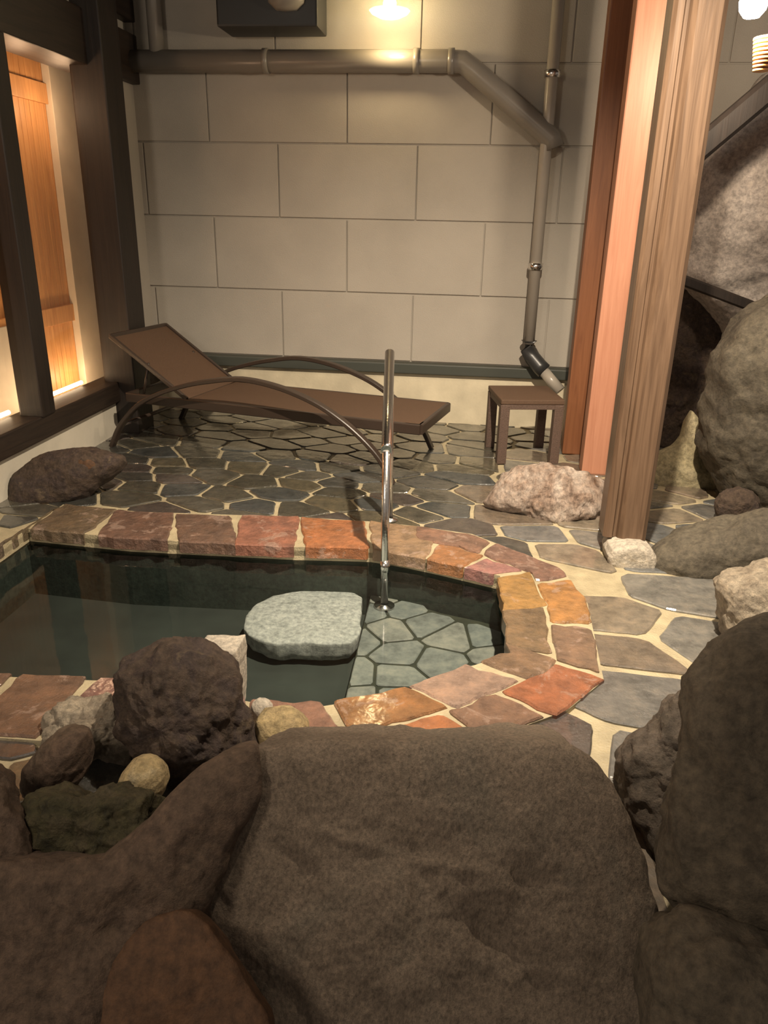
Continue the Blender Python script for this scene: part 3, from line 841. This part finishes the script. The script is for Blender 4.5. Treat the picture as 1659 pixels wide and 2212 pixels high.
rk('boulder', [(1335, 1660), (1350, 1600), (1400, 1545), (1470, 1480), (1540, 1420), (1640, 1400), (1680, 1600), (1560, 1760), (1500, 1950), (1430, 1930), (1390, 1830), (1345, 1720)], 'grey', 0, .12, .25, 18, 'coarse grey-brown boulder between the giant boulder and right edge', n=(0, -.75, .66), pt=(.5, 1.62, .16), amp=.03, freq=6)
rk('boulder', [(1440, 1640), (1480, 1480), (1560, 1380), (1680, 1330), (1850, 1400), (1850, 2080), (1640, 2060), (1470, 1990), (1400, 1880), (1410, 1760)], 'dim', 0, .14, .25, 19, 'large dim boulder filling the right edge in the foreground', n=(-.25, -.8, .55), pt=(.52, 1.18, .3), amp=.04, freq=3)
rk('boulder', [(1390, 2080), (1420, 1990), (1500, 1960), (1640, 1970), (1850, 2060), (1850, 2400), (1430, 2400), (1390, 2240)], 'dim', 0, .12, .25, 20, 'dark boulder in the bottom right corner', n=(0, -.8, .6), pt=(.5, .95, .14), amp=.03, freq=3)
# around the near pool edge
rk('stone_block', [(432, 1392), (520, 1388), (524, 1420), (522, 1530), (440, 1530)], 'white', 1.86, .05, .07, 21, 'whitish squared stone block behind the upright dark boulder', cat='stone', amp=.006, p=8, it=0, freq=9)
rk('boulder', [(258, 1490), (262, 1425), (300, 1390), (360, 1374), (405, 1373), (450, 1400), (500, 1450), (525, 1500), (540, 1560), (552, 1640), (500, 1670), (400, 1690), (330, 1660), (285, 1600), (268, 1545)], 'dark', 1.60, .16, .15, 22, 'dark rounded boulder standing upright at the near pool edge', n=(0, -.95, .3), pt=(-.5, 1.60, .1), amp=.022, freq=7, ridge=.8)
rk('stone', [(548, 1560), (560, 1535), (620, 1530), (655, 1548), (675, 1585), (668, 1640), (560, 1640)], 'yellow', 1.66, .07, .08, 23, 'small pale yellow stone right of the upright dark boulder', cat='stone', amp=.01)
rk('stone', [(540, 1530), (548, 1512), (575, 1516), (590, 1535), (580, 1560), (545, 1560)], 'white', 1.78, .03, .04, 24, 'tiny white pebble behind the pale yellow stone', cat='stone', amp=.004)
rk('stone', [(88, 1600), (105, 1550), (150, 1525), (220, 1520), (290, 1530), (320, 1580), (320, 1690), (230, 1700), (110, 1680)], 'pale', 1.62, .09, .12, 25, 'pale craggy stone left of the upright dark boulder', cat='stone', amp=.028, freq=9, ridge=1)
rk('stone', [(45, 1680), (60, 1640), (95, 1600), (130, 1580), (175, 1584), (195, 1620), (190, 1680), (150, 1710), (60, 1710)], 'brown', 1.40, .08, .09, 26, 'small brown stone in front of the pale craggy stone', cat='stone', amp=.015)
rk('stone', [(255, 1700), (270, 1660), (300, 1644), (335, 1652), (360, 1685), (350, 1720), (270, 1730)], 'yellow', 1.36, .05, .06, 27, 'small domed ochre stone below the upright dark boulder', cat='stone', amp=.006)
# foreground masses
rk('boulder', [(40, 1780), (60, 1720), (110, 1692), (200, 1688), (300, 1698), (345, 1720), (370, 1800), (320, 1880), (200, 1900), (90, 1860)], 'moss', 0, .08, .15, 28, 'mossy rippled dark boulder at left below the small brown stone', n=(0, -.7, .7), pt=(-.6, 1.22, .16), amp=.03, freq=7, ridge=1)
rk('boulder', [(-150, 1560), (0, 1640), (60, 1720), (80, 1820), (40, 1900), (-150, 1980)], 'brown', 0, .08, .15, 31, 'dim brown rock at the left edge beside the mossy boulder', n=(.2, -.7, .7), pt=(-.75, 1.2, .15), amp=.03, freq=4)
rk('boulder', [(-150, 1880), (60, 1850), (200, 1850), (300, 1800), (345, 1735), (400, 1675), (470, 1628), (520, 1604), (565, 1602), (570, 1680), (540, 1780), (480, 1900), (420, 2020), (300, 2150), (200, 2420), (-150, 2420)], 'brown', 0, .06, .3, 29, 'broad reddish-brown rock rising from bottom left to the giant boulder', n=(.2, -.82, .53), pt=(-.35, 1.2, .2), amp=.03, freq=3, center=(200, 2010), p=3, rings=60, creases=[((120, 1880), (260, 1850), .02, -.012), ((60, 1960), (330, 1900), .02, .012), ((100, 2080), (330, 1960), .03, -.012), ((300, 1880), (470, 1720), .02, .012)])
rk('boulder', [(262, 2060), (330, 1985), (400, 1962), (460, 2010), (530, 2110), (600, 2220), (600, 2420), (180, 2420), (222, 2170)], 'rust', 0, .025, .2, 32, 'smooth rust-brown rock at the bottom left of the giant boulder', n=(0, -.7, .7), pt=(-.25, 1.0, .13), amp=.015, freq=3)
tag(rock('boulder', [(372, 1935), (395, 1870), (430, 1800), (478, 1720), (505, 1650), (540, 1600), (640, 1576), (800, 1585), (960, 1592), (1090, 1590), (1210, 1594), (1260, 1630), (1320, 1700), (1370, 1780), (1410, 1850), (1425, 2000), (1420, 2420), (620, 2420), (540, 2250), (480, 2120), (400, 2000)], R['giant'], (.1, 1.36, .33), (.05, -.88, .47), .07, .34, 30, amp=.026, freq=2.6, center=(900, 2000), p=4.5, n=260, rings=90, creases=[((640, 1780), (860, 1850), .012, .009), ((860, 1850), (1060, 1885), .012, .008), ((980, 1965), (1180, 2110), .03, -.022), ((1180, 2110), (1260, 2300), .035, -.018), ((1100, 1885), (1210, 1912), .02, -.012), ((430, 1860), (540, 2120), .018, -.009), ((440, 1800), (480, 1890), .01, -.008), ((500, 1790), (700, 1890), .012, -.007), ((420, 1930), (560, 2090), .03, .012)]),
    'giant flat-faced taupe boulder filling the bottom centre foreground', 'boulder')
# left side, between the left wall and the pool
rk('boulder', [(22, 1110), (26, 1035), (70, 998), (130, 970), (230, 965), (284, 985), (262, 1018), (200, 1055), (150, 1090), (80, 1108)], 'dark', 0, .12, .14, 33, 'dark rock ledge below the left window sill beside the lounger foot', n=(0, -.85, .5), pt=(-1.9, 3.42, .06), amp=.02)
rk('stone', [(142, 1010), (160, 985), (205, 990), (215, 1015), (190, 1035), (150, 1045), (140, 1030)], 'rust', 3.40, .04, .08, 34, 'reddish block-like stone in front of the dark rock ledge', cat='stone', amp=.006)

# ground under the foreground rocks
struct('floor_garden_bed', box((-2.4, .2, -.9), (2.6, 1.26, -.6)), M['basin'])
